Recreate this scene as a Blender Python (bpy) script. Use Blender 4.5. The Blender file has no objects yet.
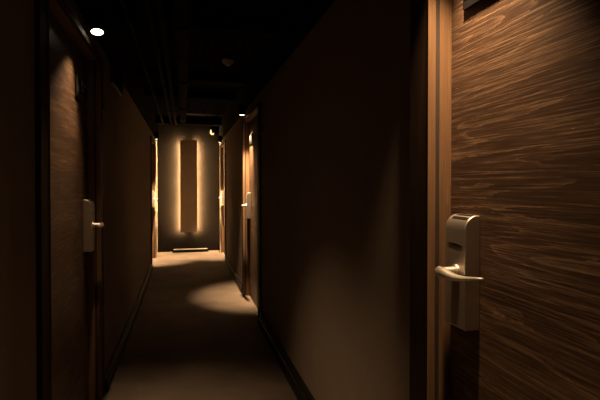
import bpy, bmesh, math, random
from mathutils import Vector, Matrix
random.seed(4)
sc = bpy.context.scene
col = sc.collection
PI = math.pi

# ------------------------------------------------------------------ dimensions (metres; Y runs down the corridor)
H = 1.31                      # eye height
XL, XR = -0.508, 0.700        # corridor wall planes
TOP = 2.195                   # top of the pale paint
CEIL = 2.62
END = 9.30
NEAR = -1.20
CAS = 0.020                   # casing stands proud of the wall
REC = 0.053                   # door leaf lies this far behind the wall plane

# ------------------------------------------------------------------ materials
def mat(name):
    m = bpy.data.materials.new(name); m.use_nodes = True
    nt = m.node_tree
    return m, nt, nt.nodes['Principled BSDF'], nt.nodes, nt.links

def ramp(nodes, stops):
    r = nodes.new('ShaderNodeValToRGB')
    e = r.color_ramp.elements
    while len(e) < len(stops): e.new(0.5)
    for k, (p, c) in enumerate(stops):
        e[k].position = p; e[k].color = (*c, 1)
    return r

def plain(name, c, rough=0.6, metal=0.0, spec=0.5, nscale=40.0, namt=0.12, bump=0.0):
    m, nt, b, N, L = mat(name)
    tc = N.new('ShaderNodeTexCoord')
    no = N.new('ShaderNodeTexNoise'); no.inputs['Scale'].default_value = nscale; no.inputs['Detail'].default_value = 4
    L.new(tc.outputs['Object'], no.inputs['Vector'])
    r = ramp(N, [(0.3, tuple(x*(1-namt) for x in c)), (0.7, tuple(min(1, x*(1+namt)) for x in c))])
    L.new(no.outputs['Fac'], r.inputs['Fac']); L.new(r.outputs['Color'], b.inputs['Base Color'])
    b.inputs['Roughness'].default_value = rough; b.inputs['Metallic'].default_value = metal
    b.inputs['Specular IOR Level'].default_value = spec
    if bump:
        bp = N.new('ShaderNodeBump'); bp.inputs['Strength'].default_value = bump; bp.inputs['Distance'].default_value = 0.002
        L.new(no.outputs['Fac'], bp.inputs['Height']); L.new(bp.outputs['Normal'], b.inputs['Normal'])
    return m

def emit(name, c, s):
    m, nt, b, N, L = mat(name)
    b.inputs['Base Color'].default_value = (*c, 1)
    b.inputs['Emission Color'].default_value = (*c, 1); b.inputs['Emission Strength'].default_value = s
    return m

def wood(name, dark, mid, light, axis, figure=1.0, board=0.0, rough=0.45, fib=1.0, off=0.0, spec=0.3):
    """Veneer whose grain runs along `axis` (1 = Y, 2 = Z) with cathedral figure and fine fibres."""
    m, nt, b, N, L = mat(name)
    tc = N.new('ShaderNodeTexCoord')
    sep = N.new('ShaderNodeSeparateXYZ'); L.new(tc.outputs['Object'], sep.inputs[0])
    along = sep.outputs[axis]; across = sep.outputs[3-axis]; third = sep.outputs[0]
    def math_(op, a, bb=None):
        n = N.new('ShaderNodeMath'); n.operation = op
        for k, v in enumerate((a, bb)):
            if v is None: continue
            if isinstance(v, (int, float)): n.inputs[k].default_value = v
            else: L.new(v, n.inputs[k])
        return n.outputs[0]
    shift = off
    if board:
        idx = math_('FLOOR', math_('DIVIDE', across, board))
        shift = math_('ADD', math_('MULTIPLY', idx, 3.77), off)
    def vec(a, c, sh):
        n = N.new('ShaderNodeCombineXYZ')
        L.new(math_('ADD', math_('MULTIPLY', along, a), sh), n.inputs[0])
        L.new(math_('MULTIPLY', across, c), n.inputs[1]); L.new(math_('MULTIPLY', third, c), n.inputs[2])
        return n.outputs[0]
    def noise(v, s, d, rgh=0.55, dist=0.0):
        n = N.new('ShaderNodeTexNoise'); n.inputs['Scale'].default_value = s; n.inputs['Detail'].default_value = d
        n.inputs['Roughness'].default_value = rgh; n.inputs['Distortion'].default_value = dist
        L.new(v, n.inputs['Vector']); return n.outputs['Fac']
    big = noise(vec(0.65, 9.0, shift), 1.0, 2.0, 0.4, 0.1)
    wob = noise(vec(9.0, 60.0, shift), 1.0, 3.0, 0.6)
    ph = math_('ADD', math_('MULTIPLY', big, 14.0*figure), math_('MULTIPLY', wob, 0.9))
    ring = math_('FRACT', ph)                                   # saw-tooth growth rings
    ring = math_('POWER', ring, 4.0)
    fibre = noise(vec(5.0*fib, 260.0, shift), 1.0, 4.0, 0.7)
    pore = noise(vec(22.0*fib, 520.0, shift), 1.0, 2.0, 0.6)
    streak = noise(vec(1.6, 75.0, shift), 1.0, 3.0, 0.6)
    broad = noise(vec(0.7, 5.0, shift), 1.0, 2.0)
    tone = math_('ADD', math_('MULTIPLY', ring, 0.13), math_('MULTIPLY', fibre, 0.72))
    tone = math_('ADD', tone, math_('MULTIPLY', broad, 0.30))
    tone = math_('ADD', tone, math_('MULTIPLY', pore, 0.16))
    tone = math_('ADD', tone, math_('MULTIPLY', streak, 0.22))
    tone = math_('SUBTRACT', tone, 0.05)
    r = ramp(N, [(0.42, dark), (0.66, mid), (0.95, light)])
    L.new(tone, r.inputs['Fac']); L.new(r.outputs['Color'], b.inputs['Base Color'])
    b.inputs['Roughness'].default_value = rough; b.inputs['Specular IOR Level'].default_value = spec
    bp = N.new('ShaderNodeBump'); bp.inputs['Strength'].default_value = 0.35; bp.inputs['Distance'].default_value = 0.0012
    L.new(tone, bp.inputs['Height']); L.new(bp.outputs['Normal'], b.inputs['Normal'])
    return m

M = {}
M['paint'] = plain('taupe_paint', (0.27, 0.215, 0.165), 0.85, spec=0.1, nscale=6, namt=0.05)
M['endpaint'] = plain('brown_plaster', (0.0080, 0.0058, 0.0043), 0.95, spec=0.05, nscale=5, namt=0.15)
M['black'] = plain('black_paint', (0.009, 0.008, 0.007), 0.9, spec=0.04)
M['base'] = plain('black_baseboard', (0.014, 0.012, 0.011), 0.5, spec=0.3)
M['duct'] = plain('dark_duct', (0.022, 0.014, 0.012), 0.9, spec=0.08)
M['pipe'] = plain('dark_pipe', (0.014, 0.0125, 0.011), 0.8, spec=0.1)
M['strut'] = plain('grey_strut', (0.35, 0.33, 0.30), 0.4, 0.6)
M['white'] = plain('off_white_plastic', (0.62, 0.56, 0.48), 0.4)
M['nickel'] = plain('satin_nickel', (0.66, 0.59, 0.49), 0.43, 1.0, nscale=300, namt=0.04)
M['lever'] = plain('brushed_nickel', (0.80, 0.74, 0.64), 0.40, 0.92, nscale=300, namt=0.04)
M['slot'] = plain('black_plastic', (0.008, 0.008, 0.008), 0.3)
M['plate'] = plain('smoked_plate', (0.032, 0.028, 0.024), 0.5, spec=0.15)
M['mark'] = plain('pale_mark', (0.75, 0.70, 0.62), 0.5)
M['panel'] = plain('brown_panel', (0.21, 0.16, 0.118), 0.7, spec=0.2, nscale=8, namt=0.06)
M['rubber'] = plain('dark_seal', (0.03, 0.02, 0.014), 0.7)
M['ledge'] = plain('lit_ledge_top', (0.55, 0.48, 0.40), 0.4, 0.5)  # black ledge's top made pale: lamplight falling on it put into the colour
M['door'] = wood('door_veneer', (0.014, 0.0075, 0.0042), (0.062, 0.034, 0.019), (0.30, 0.185, 0.105), 1, board=0.243)
M['frame'] = wood('frame_veneer', (0.105, 0.056, 0.027), (0.160, 0.088, 0.043), (0.25, 0.145, 0.075), 2, figure=0.5, fib=0.8)
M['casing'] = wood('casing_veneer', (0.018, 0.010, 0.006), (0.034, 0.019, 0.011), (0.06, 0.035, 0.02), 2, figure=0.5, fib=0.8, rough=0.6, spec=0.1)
M['pale'] = wood('glare_lit_lip', (0.42, 0.32, 0.21), (0.52, 0.40, 0.27), (0.60, 0.47, 0.33), 2, figure=0.5, fib=0.8)  # frame veneer made paler: lamp glare on the far jamb lips put into the colour
M['lens'] = emit('lamp_lens', (1.0, 0.80, 0.55), 7.0)
M['led'] = emit('led_strip', (1.0, 0.65, 0.31), 750.0)
M['bulb'] = emit('small_bulb', (1.0, 0.66, 0.35), 0.95)

def floor_mat():
    m, nt, b, N, L = mat('mottled_floor')
    tc = N.new('ShaderNodeTexCoord')
    n1 = N.new('ShaderNodeTexNoise'); n1.inputs['Scale'].default_value = 2.4; n1.inputs['Detail'].default_value = 5; n1.inputs['Distortion'].default_value = 0.6
    n2 = N.new('ShaderNodeTexNoise'); n2.inputs['Scale'].default_value = 160; n2.inputs['Detail'].default_value = 3
    L.new(tc.outputs['Object'], n1.inputs['Vector']); L.new(tc.outputs['Object'], n2.inputs['Vector'])
    mx = N.new('ShaderNodeMath'); mx.operation = 'MULTIPLY_ADD'; mx.inputs[1].default_value = 0.35
    L.new(n2.outputs['Fac'], mx.inputs[0]); L.new(n1.outputs['Fac'], mx.inputs[2])
    r = ramp(N, [(0.45, (0.120, 0.092, 0.068)), (0.68, (0.175, 0.134, 0.099)), (0.95, (0.225, 0.173, 0.128))])
    L.new(mx.outputs[0], r.inputs['Fac']); L.new(r.outputs['Color'], b.inputs['Base Color'])
    b.inputs['Roughness'].default_value = 0.75; b.inputs['Specular IOR Level'].default_value = 0.25
    bp = N.new('ShaderNodeBump'); bp.inputs['Strength'].default_value = 0.25; bp.inputs['Distance'].default_value = 0.002
    L.new(n2.outputs['Fac'], bp.inputs['Height']); L.new(bp.outputs['Normal'], b.inputs['Normal'])
    return m
M['floor'] = floor_mat()

# ------------------------------------------------------------------ mesh helpers
def box(bm, x0, x1, y0, y1, z0, z1, mi=0):
    x0, x1 = sorted((x0, x1)); y0, y1 = sorted((y0, y1)); z0, z1 = sorted((z0, z1))
    v = [bm.verts.new((x, y, z)) for x in (x0, x1) for y in (y0, y1) for z in (z0, z1)]
    for f in ((0,1,3,2), (4,6,7,5), (0,4,5,1), (2,3,7,6), (0,2,6,4), (1,5,7,3)):
        bm.faces.new([v[i] for i in f]).material_index = mi

def prism(bm, poly, fn, a, b):
    """Extrude a 2-D outline between parameters a and b; fn(p, q, t) gives the point."""
    A = [bm.verts.new(fn(p, q, a)) for p, q in poly]; B = [bm.verts.new(fn(p, q, b)) for p, q in poly]
    n = len(poly)
    bm.faces.new(A); bm.faces.new(B[::-1])
    for i in range(n): bm.faces.new((A[i], A[(i+1) % n], B[(i+1) % n], B[i]))

def tube(bm, pts, radii, n=16, flat=None):
    """Sweep an ellipse along points; radii are (side, up) pairs or numbers."""
    pts = [Vector(p) for p in pts]; rings = []
    for i, p in enumerate(pts):
        t = (pts[min(i+1, len(pts)-1)] - pts[max(i-1, 0)]).normalized()
        up = Vector((0, 0, 1)) if abs(t.z) < 0.9 else Vector((0, 1, 0))
        s = t.cross(up).normalized(); u = s.cross(t).normalized()
        r = radii[i] if isinstance(radii, (list, tuple)) else radii
        rs, ru = r if isinstance(r, (list, tuple)) else (r, r)
        rings.append([bm.verts.new(p + s*rs*math.cos(2*PI*k/n) + u*ru*math.sin(2*PI*k/n)) for k in range(n)])
    for a, b in zip(rings, rings[1:]):
        for k in range(n): bm.faces.new((a[k], a[(k+1) % n], b[(k+1) % n], b[k]))
    bm.faces.new(rings[0][::-1]); bm.faces.new(rings[-1])

def lathe(bm, prof, n=28, c=(0, 0, 0)):
    """Profile of (radius, z) turned about a vertical axis."""
    rings = []
    for r, z in prof:
        if r < 1e-6: rings.append([bm.verts.new((c[0], c[1], c[2]+z))])
        else: rings.append([bm.verts.new((c[0]+r*math.cos(2*PI*k/n), c[1]+r*math.sin(2*PI*k/n), c[2]+z)) for k in range(n)])
    for a, b in zip(rings, rings[1:]):
        for k in range(n):
            f = [a[k % len(a)], a[(k+1) % len(a)], b[(k+1) % len(b)], b[k % len(b)]]
            g = []
            for v in f:
                if v not in g: g.append(v)
            if len(g) > 2: bm.faces.new(g)
    for e in (rings[0], rings[-1]):
        if len(e) > 2: bm.faces.new(e)

def obj(name, bm, m, parent=None, loc=(0, 0, 0), bevel=0.0, smooth=False, seg=3):
    bmesh.ops.recalc_face_normals(bm, faces=bm.faces)
    me = bpy.data.meshes.new(name); bm.to_mesh(me); bm.free()
    for x in (m if isinstance(m, (list, tuple)) else [m]): me.materials.append(x)
    if smooth:
        for p in me.polygons: p.use_smooth = True
        me.set_sharp_from_angle(angle=math.radians(40))
    o = bpy.data.objects.new(name, me); col.objects.link(o); o.location = loc
    if parent: o.parent = parent
    if bevel:
        md = o.modifiers.new('Bevel', 'BEVEL'); md.width = bevel; md.segments = seg; md.limit_method = 'ANGLE'; md.harden_normals = smooth
    return o

def empty(name, loc):
    o = bpy.data.objects.new(name, None); o.empty_display_size = 0.1; col.objects.link(o); o.location = loc
    return o

def tag(o, label=None, cat=None, group=None, kind=None):
    for k, v in (('label', label), ('category', cat), ('group', group), ('kind', kind)):
        if v: o[k] = v
    return o

def struct(name, bm, m, label, cat, **kw):
    return tag(obj(name, bm, m, **kw), label, cat, kind='structure')

def clone(o, parent=None):
    c = o.copy(); col.objects.link(c)
    if parent: c.parent = parent
    for ch in list(o.children): clone(ch, c)
    return c

# ------------------------------------------------------------------ doors: (name, side, near edge, far edge of the opening)
DOORS = [
    (1,  1, 0.100, 1.163),
    (2, -1, 1.881, 2.945),
    (3,  1, 4.270, 5.360),
    (4, -1, 7.500, 8.570),
    (5,  1, 7.870, 8.940),
]
CW = 0.110                    # casing width
HEADZ, CASTOP = 2.070, 2.098

# ------------------------------------------------------------------ room shell
bm = bmesh.new(); box(bm, -1.1, 1.3, NEAR-.2, END+.3, -0.10, 0)
struct('floor', bm, M['floor'], 'smooth mottled brown floor running down the corridor', 'floor')

bm = bmesh.new(); box(bm, -1.1, 1.3, NEAR-.2, END+.3, CEIL, CEIL+.12)
k = -0.66
while k < 0.85:                                            # shallow ribs of the metal deck
    prism(bm, [(k, CEIL), (k+.012, CEIL-.028), (k+.036, CEIL-.028), (k+.048, CEIL)], lambda p, q, t: (p, t, q), NEAR, END)
    k += 0.085
struct('ceiling', bm, M['black'], 'black ribbed ceiling deck above the pipes', 'ceiling')

def side_wall(name, s, X, label):
    bm = bmesh.new(); W = 0.16
    ds = sorted((a, b) for _, sd, a, b in DOORS if sd == s)
    y = NEAR
    for a, b in ds:
        box(bm, X, X+s*W, y, a-.05, 0, TOP, 0); box(bm, X, X+s*W, a-.05, b+.05, HEADZ+.045, TOP, 0)
        y = b+.05
    box(bm, X, X+s*W, y, END, 0, TOP, 0)
    box(bm, X, X+s*W, NEAR, END, TOP, CEIL, 1)
    struct(name, bm, [M['paint'], M['black']], label, 'wall')
side_wall('wall_left', -1, XL, 'taupe painted left corridor wall with black band above')
side_wall('wall_right', 1, XR, 'taupe painted right corridor wall with black band above')
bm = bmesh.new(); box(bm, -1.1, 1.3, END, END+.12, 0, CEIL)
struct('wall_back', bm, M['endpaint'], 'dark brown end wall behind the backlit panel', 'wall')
bm = bmesh.new(); box(bm, -1.1, 1.3, NEAR-.12, NEAR, 0, CEIL)
struct('wall_front', bm, M['paint'], 'taupe wall behind the viewer', 'wall')

def baseboard(name, s, X, t, h, label):
    bm = bmesh.new()
    ds = sorted((a, b) for _, sd, a, b in DOORS if sd == s)
    segs = []; y = NEAR
    for a, b in ds: segs.append((y, a-CW)); y = b+CW
    segs.append((y, END))
    for a, b in segs:
        if b-a < .03 or a > 8.5: continue
        poly = [(0, 0), (t, 0), (t, h*.62), (t*.72, h*.66), (t*.72, h*.92), (t*.5, h), (0, h)]
        prism(bm, poly, lambda p, q, y_: (X-s*p, y_, q), a, b)
    struct(name, bm, M['base'], label, 'baseboard')
baseboard('baseboard_left', -1, XL, .040, .085, 'black stepped baseboard along the left wall')
baseboard('baseboard_right', 1, XR, .030, .125, 'black stepped baseboard along the right wall')

# ------------------------------------------------------------------ door frames and doors
FRAME_LABEL = {
    1: 'orange-brown wooden frame around the large near door on the right',
    2: 'dark wooden frame around the shadowy door on the left wall',
    3: 'wooden frame around the middle right door with bright far jamb',
    4: 'wooden frame with thin bright jamb at far left end of corridor',
    5: 'wooden frame with bright jamb at far right end of corridor'}
DOOR_LABEL = {
    1: 'large wood-veneer door at right edge, nearest, with big metal card lock',
    2: 'dark wood-veneer door on the left wall with spot-lit number plate',
    3: 'warmly lit wood door halfway down the right wall',
    4: 'sliver of wood door at the far end of the left wall',
    5: 'sliver of wood door at the far end of the right wall'}

def make_frame(n, s, a, b):
    root = empty('trim_%d' % n, (s*(abs(XR) if s > 0 else abs(XL)), (a+b)/2, 0))
    tag(root, FRAME_LABEL[n], 'door frame', kind='structure')
    c = (a+b)/2; hw = (b-a)/2
    for sg in (1, -1):
        e = sg*hw
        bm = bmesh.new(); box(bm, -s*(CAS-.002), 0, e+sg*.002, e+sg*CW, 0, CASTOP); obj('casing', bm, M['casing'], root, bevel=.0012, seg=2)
        bm = bmesh.new()                                   # outer lip, then the jamb proper behind the seal groove
        box(bm, s*.017, s*.140, e, e+sg*.049, 0, HEADZ)
        obj('jamb', bm, M['frame'], root)
        bm = bmesh.new(); box(bm, -s*CAS, s*.004, e, e+sg*.002, 0, HEADZ); box(bm, 0, s*.004, e+sg*.002, e+sg*.049, 0, HEADZ)
        obj('jamb_lip', bm, M['pale'] if n > 3 else M['frame'], root)  # far-end lips take the colour with lamp glare painted in
        bm = bmesh.new(); box(bm, s*.004, s*.017, sg*(hw+.004), sg*(hw+.049), 0, HEADZ)
        obj('seal_strip', bm, M['rubber'], root)
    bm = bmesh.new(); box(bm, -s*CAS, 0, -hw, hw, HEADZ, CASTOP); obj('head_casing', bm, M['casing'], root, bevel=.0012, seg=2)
    bm = bmesh.new(); box(bm, 0, s*.140, -hw, hw, HEADZ, HEADZ+.044); obj('head_jamb', bm, M['frame'], root)

def lock_parts(parent, s, yc):
    """Card lock on the leaf face: u is the distance out from the leaf towards the corridor."""
    P = lambda u, q, y: (-s*u, y, q)
    w = 0.046
    z0, z1, D, R = 0.930, 1.232, 0.046, 0.040
    prof = [(0, z0), (D-.004, z0), (D, z0+.004), (D, z1-R)]
    for k in range(1, 9):
        t = k/8*PI/2; prof.append((D-R*.92*(1-math.cos(t)), z1-R+R*math.sin(t)))
    prof.append((0, z1))
    bm = bmesh.new(); prism(bm, prof, P, yc-w, yc+w)
    body = obj('lock_body', bm, M['nickel'], parent, bevel=.0045, smooth=True)
    body['label'] = 'satin nickel card lock'
    # reader slots lie across the curved top
    bm = bmesh.new()
    for t0, t1 in ((.50, .66), (.78, .93)):
        cs = []
        for t in (t0, t1):
            aa = t*PI/2
            cs.append((D-R*.92*(1-math.cos(aa)), z1-R+R*math.sin(aa), math.cos(aa), math.sin(aa)))
        (u0, q0, a0, b0), (u1, q1, a1, b1) = cs
        e = .0010
        prism(bm, [(u0-a0*.002, q0-b0*.002), (u0+a0*e, q0+b0*e), (u1+a1*e, q1+b1*e), (u1-a1*.002, q1-b1*.002)], P, yc-w+.008, yc+w-.016)
    obj('card_slot', bm, M['slot'], body)
    bm = bmesh.new()                                        # slim eyebrow-shaped indicator window
    pts = [(-.034, .0030), (-.020, .0008), (.0, -.0016), (.020, -.0022), (.036, -.001), (.037, .0005), (.020, .0028), (.004, .0040), (-.016, .0042), (-.034, .0038)]
    prism(bm, pts, lambda p, q, u: (-s*u, yc-p*.92, 1.152+q), D-.001, D+.0012)
    obj('indicator_window', bm, M['slot'], body)
    # lever: boss, neck, curved flat arm running to the hinge side
    hz, hy = 1.082, yc-.008
    bm = bmesh.new()
    tube(bm, [(-s*(D-.002), hy, hz), (-s*(D+.004), hy, hz), (-s*(D+.006), hy, hz)], [.018, .018, .0165], 24)
    tube(bm, [(-s*(D+.004), hy, hz), (-s*(D+.034), hy, hz), (-s*(D+.048), hy+.001, hz)], [.0125, .0118, .0118], 24)
    neck = obj('lever_boss', bm, M['lever'], body, smooth=True)
    bm = bmesh.new()
    path = [(.088, .018, 0), (.092, .010, 0), (.0925, -.004, -.0005), (.092, -.020, -.002), (.090, -.040, -.004), (.088, -.062, -.0045),
            (.084, -.088, -.002), (.082, -.115, .003), (.082, -.138, .008), (.083, -.155, .0115), (.0835, -.160, .012)]
    rad = [(.008, .009), (.012, .0132), (.0135, .0140), (.0140, .0130), (.0138, .0108), (.013, .0085), (.0118, .0065), (.0105, .005), (.0092, .0040), (.007, .003), (.003, .0012)]
    tube(bm, [(-s*u, hy+y, hz+z) for u, y, z in path], rad, 20)
    obj('lever', bm, M['lever'], body, smooth=True)
    return body

def make_door(n, s, a, b, plate=True):
    X = (XR+REC) if s > 0 else (XL-REC)
    root = empty('door_%d' % n, (X, (a+b)/2, 0))
    tag(root, DOOR_LABEL[n], 'door', kind='structure')
    hw = (b-a)/2
    bm = bmesh.new(); box(bm, 0, s*.042, -hw+.003, hw-.003, .006, HEADZ-.003)
    obj('door_leaf', bm, M['door'], root, bevel=.001, seg=1)
    lock_parts(root, s, hw-.046-.046)
    y1, y0, z0, z1 = hw-.070, hw-.322, 1.792, 1.905
    bm = bmesh.new(); box(bm, 0, -s*.009, y0, y1, z0, z1)
    pl = obj('number_plate', bm, M['slot'], root, bevel=.001, seg=2)
    bm = bmesh.new(); box(bm, -s*.009, -s*.0105, y0+.003, y1-.003, z0+.027, z1-.004)
    obj('plate_face', bm, M['plate'], pl)
    bm = bmesh.new()                                        # worn pale strokes, unreadable at this distance
    for yy, zz, dy, dz in ((.200, .082, .012, .010), (.168, .087, .012, .010), (.120, .075, .006, .026), (.138, .050, .014, .012)):
        box(bm, -s*.0105, -s*.0115, y0+yy, y0+yy+dy, z0+zz, z0+zz+dz)
    obj('plate_mark', bm, M['mark'], pl)
    return root

for n, s, a, b in DOORS:
    make_frame(n, s, a, b); make_door(n, s, a, b)

# ------------------------------------------------------------------ downlights over the door locks
WARM = (1.0, 0.655, 0.37)
def make_lamp(loc, label, watts, size, blend, tilt, rod=0.0, first=None, s=1):
    root = empty('spot_lamp', loc); fixed = abs(tilt[0]) < R(12); root.rotation_euler = (0, 0, 0) if fixed else tilt; tag(root, label, 'lamp', 'black cylinder downlights over the doors')
    r, h = .036, .125
    bm = bmesh.new(); lathe(bm, [(.030, .004), (r, 0), (r, h-.004), (r-.004, h), (0, h)])
    obj('lamp_body', bm, M['black'], root, smooth=True)
    bm = bmesh.new(); lathe(bm, [(0, .0035), (.0305, .0035), (.0305, .0065), (0, .0065)])
    obj('lamp_lens', bm, M['lens'], root, smooth=True)
    wall = (XR if s > 0 else XL) - loc[0]
    bm = bmesh.new(); box(bm, s*(r-.004), wall, -.012, .012, h*.45, h*.45+.02)
    obj('wall_bracket', bm, M['black'], root)
    if rod:
        bm = bmesh.new(); tube(bm, [(0, 0, h), (0, 0, rod)], .010, 12); obj('drop_rod', bm, M['pipe'], root, smooth=True)
    ld = bpy.data.lights.new('spot_beam', 'SPOT'); ld.energy = watts; ld.color = WARM
    ld.spot_size = math.radians(size); ld.spot_blend = blend; ld.shadow_soft_size = .02
    lo = bpy.data.objects.new('spot_beam', ld); col.objects.link(lo); lo.parent = root
    lo.location = (0, 0, -.006); lo.rotation_euler = tilt if fixed else (0, 0, 0)
    return root

R = math.radians
LAMPS = [
    # location, label, watts, cone, blend, tilt(x,y,z), rod, side
    ((.652, 1.000, 2.112), 'lamp above the near right door, just out of view', 112, 74, 1.0, (0, 0, 0), 0, 1),
    ((-.445, 2.600, 2.127), 'glowing round downlight above the left door', 76, 82, 1.0, (R(-16), R(-5), 0), 0, -1),
    ((.640, 5.130, 2.115), 'small bright downlight above the middle right door', 560, 50, 1.0, (R(7), R(-8), 0), 0, 1),
    ((-.452, 8.080, 2.110), 'black downlight over the far left door, beside thin bright jamb', 860, 50, 1.0, (R(10), R(2), 0), .49, -1),
    ((.640, 8.400, 2.110), 'black downlight over the far right door, beside bright jamb', 860, 50, 1.0, (R(10), R(-2), 0), 0, 1),
]
for loc, lab, w, sz, bl, tl, rod, s in LAMPS:
    make_lamp(loc, lab, w, sz, bl, tl, rod, s=s)

# ------------------------------------------------------------------ backlit panel on the end wall
pr = empty('backlit_panel', (.092, END, .390))
tag(pr, 'tall brown backlit panel glowing on the end wall', 'wall light')
PW, PH, SO = .163, 1.83, .078
bm = bmesh.new(); box(bm, -PW, PW, -SO-.022, -SO, 0, PH); obj('panel_face', bm, M['panel'], pr, bevel=.002, seg=2)
bm = bmesh.new(); box(bm, -PW+.045, PW-.045, -SO, 0, .03, PH-.03); obj('mounting_box', bm, M['black'], pr)
for sg in (-1, 1):
    bm = bmesh.new(); box(bm, sg*(PW-.008), sg*(PW-.045), -SO+.001, -SO+.016, .03, PH-.03); obj('led_strip', bm, M['led'], pr)

# low ledge at the foot of the end wall
lg = empty('floor_ledge', (.125, END-.10, 0)); tag(lg, 'low black ledge with bright top at the foot of the end wall', 'ledge')
bm = bmesh.new(); box(bm, -.345, .345, -.06, .06, 0, .052); obj('ledge_base', bm, M['black'], lg, bevel=.003, seg=2)
bm = bmesh.new(); box(bm, -.325, .325, -.05, .055, .052, .060); obj('ledge_top', bm, M['ledge'], lg, bevel=.002, seg=2)

# small lit fitting high on the end wall
sl = empty('emergency_lamp', (.555, END+.002, 2.40)); tag(sl, 'tiny lit lamp high on the end wall right of the panel', 'lamp')
bm = bmesh.new(); box(bm, -.05, .05, -.02, 0, -.06, .07); obj('back_plate', bm, M['black'], sl, bevel=.004)
bm = bmesh.new(); tube(bm, [(-.025, -.04, .045), (-.025, -.042, 0), (-.02, -.045, -.035)], [.010, .016, .018], 14); obj('lamp_tube', bm, M['bulb'], sl, smooth=True)
bm = bmesh.new(); tube(bm, [(-.02, -.045, -.040), (.015, -.05, -.040), (.035, -.05, -.025)], [.014, .016, .010], 14); obj('lamp_cup', bm, M['bulb'], sl, smooth=True)

# sign box high on the left wall
sg_ = empty('wall_sign', (XL, 3.72, 2.050)); tag(sg_, 'black sign box high on left wall just past the left door', 'sign')
bm = bmesh.new(); box(bm, 0, .020, -.27, .27, 0, .185); obj('sign_box', bm, M['slot'], sg_, bevel=.003)
bm = bmesh.new()
for (y0, y1, z0, z1) in ((-.255, .255, .172, .176), (-.255, .255, .008, .012), (-.255, -.250, .012, .172), (.250, .255, .012, .172)):
    box(bm, .020, .0212, y0, y1, z0, z1)
obj('sign_border', bm, M['pipe'], sg_)

# tiny sensors beside the door frames
def sensor(loc, s, label):
    root = empty('door_sensor', loc); tag(root, label, 'sensor', 'small sensors beside the door frames')
    bm = bmesh.new(); box(bm, 0, -s*.020, -.011, .011, 0, .075); obj('sensor_body', bm, M['slot'], root, bevel=.004)
    bm = bmesh.new(); tube(bm, [(-s*.011, 0, .004), (-s*.013, 0, -.008), (-s*.013, 0, -.013)], [.0085, .0085, .006], 14); obj('sensor_tip', bm, M['white'], root, smooth=True)
sensor((XL-.002, 3.085, 1.785), -1, 'tiny dark sensor on the left wall beside the door frame')
sensor((XR+.002, 4.085, 1.800), 1, 'tiny dark sensor on the right wall before the middle door')

# ------------------------------------------------------------------ ceiling services
sd = empty('smoke_detector', (.436, 4.63, CEIL-.028)); tag(sd, 'round pale smoke detector on the black ceiling', 'smoke detector')
bm = bmesh.new(); lathe(bm, [(0, 0), (.055, 0), (.055, -.022), (.046, -.034), (0, -.034)]); obj('detector_base', bm, M['white'], sd, smooth=True)
bm = bmesh.new(); lathe(bm, [(0, -.034), (.030, -.034), (.030, -.050), (.022, -.058), (0, -.058)]); obj('detector_cap', bm, M['white'], sd, smooth=True)

def pipe_run(name, x, z, y0, y1, r, m, label, cat, couplings=(), group=None, hangers=()):
    root = empty(name, (x, y0, z)); tag(root, label, cat, group)
    bm = bmesh.new(); tube(bm, [(0, 0, 0), (0, y1-y0, 0)], r, 24); obj('pipe_tube', bm, m, root, smooth=True)
    for c in couplings:
        bm = bmesh.new(); tube(bm, [(0, c-y0-.035, 0), (0, c-y0-.03, 0), (0, c-y0+.03, 0), (0, c-y0+.035, 0)], [r*1.05, r*1.4, r*1.4, r*1.05], 24)
        obj('coupling', bm, m, root, smooth=True)
    for c in hangers:
        bm = bmesh.new(); tube(bm, [(0, c-y0, r), (0, c-y0, CEIL-z-.0)], .004, 8); tube(bm, [(0, c-y0-.012, 0), (0, c-y0+.012, 0)], r*1.12, 24)
        obj('hanger', bm, m, root, smooth=True)
pipe_run('round_duct', -.010, 2.330, NEAR, 7.25, .048, M['duct'], 'thick reddish-brown duct overhead, straight down the middle', 'duct', (2.9, 4.4, 5.9), hangers=(3.6, 5.2, 6.8))
pipe_run('ceiling_pipe', -.205, 2.375, NEAR, 8.1, .018, M['pipe'], 'thin ceiling pipe, left one of the coupled pair', 'pipe', (2.95, 5.0, 6.6), 'coupled pair of ceiling pipes', (3.9, 5.8, 7.4))
pipe_run('ceiling_pipe', -.135, 2.375, NEAR, 8.1, .020, M['pipe'], 'thin ceiling pipe, right one of the coupled pair, beside the duct', 'pipe', (2.98, 5.03, 6.63), 'coupled pair of ceiling pipes', (3.9, 5.8, 7.4))
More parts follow.
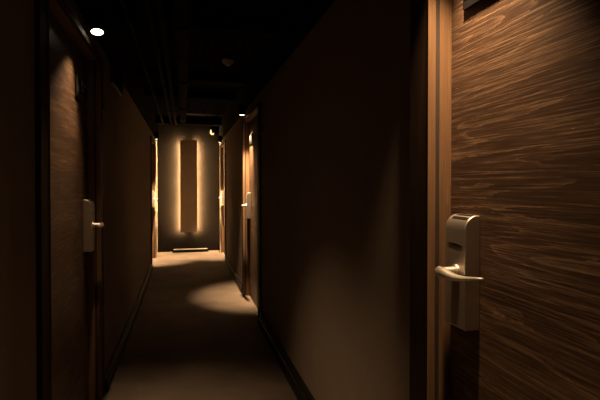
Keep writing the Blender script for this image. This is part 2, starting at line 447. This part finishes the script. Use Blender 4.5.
pipe_run('cable_conduit', -.360, 2.440, NEAR, 8.6, .013, M['pipe'], 'slim cable conduit on ceiling nearest the left wall', 'conduit', (3.3, 5.4), None, (4.2, 6.4))

for k, (y, z) in enumerate(((3.55, 2.50), (5.30, 2.50), (6.35, 2.50), (8.75, 2.47))):
    bm = bmesh.new(); box(bm, XL, XR, y-.09, y+.09, z, CEIL)
    struct('trim_%d' % (6+k), bm, M['black'], ('black ceiling beam crossing above the left door', 'black ceiling beam behind the smoke detector',
           'black ceiling beam in front of the grey strut', 'black ceiling beam closest to the end wall')[k], 'beam')

cs = empty('ceiling_strut', (0.29, 7.30, 2.43)); tag(cs, 'thin grey strut crossing the ceiling before the end wall', 'strut')
bm = bmesh.new(); box(bm, -.30, .30, -.018, .018, 0, .020); obj('strut_bar', bm, M['strut'], cs, bevel=.002)
for x in (-.27, .02, .27):
    bm = bmesh.new(); tube(bm, [(x, 0, .02), (x, 0, CEIL-2.43)], .005, 8); obj('hanger_rod', bm, M['pipe'], cs, smooth=True)
    bm = bmesh.new(); tube(bm, [(x, 0, -.010), (x, 0, 0)], .010, 6); obj('hanger_nut', bm, M['strut'], cs)

# ------------------------------------------------------------------ camera, world, view
cd = bpy.data.cameras.new('camera'); cam = bpy.data.objects.new('camera', cd); col.objects.link(cam)
F = 450.0; TH = math.atan(116/F); PITCH = R(0.7)
cd.sensor_width = 36; cd.lens = F/600*36; cd.clip_start = .02
cam.location = (0, 0, H); cam.rotation_euler = (PI/2-PITCH, 0, -TH)
cd.shift_y = -(14 - F*math.tan(PITCH))/600
sc.camera = cam
w = bpy.data.worlds.new('world'); sc.world = w; w.use_nodes = True
w.node_tree.nodes['Background'].inputs['Color'].default_value = (0, 0, 0, 1)
sc.view_settings.view_transform = 'Standard'; sc.view_settings.look = 'None'
sc.view_settings.exposure = 0.0; sc.view_settings.gamma = 1.0
try: sc.view_settings.use_curve_mapping = False
except Exception: pass
sc.cycles.max_bounces = 10; sc.cycles.diffuse_bounces = 6
sc.cycles.use_denoising = True
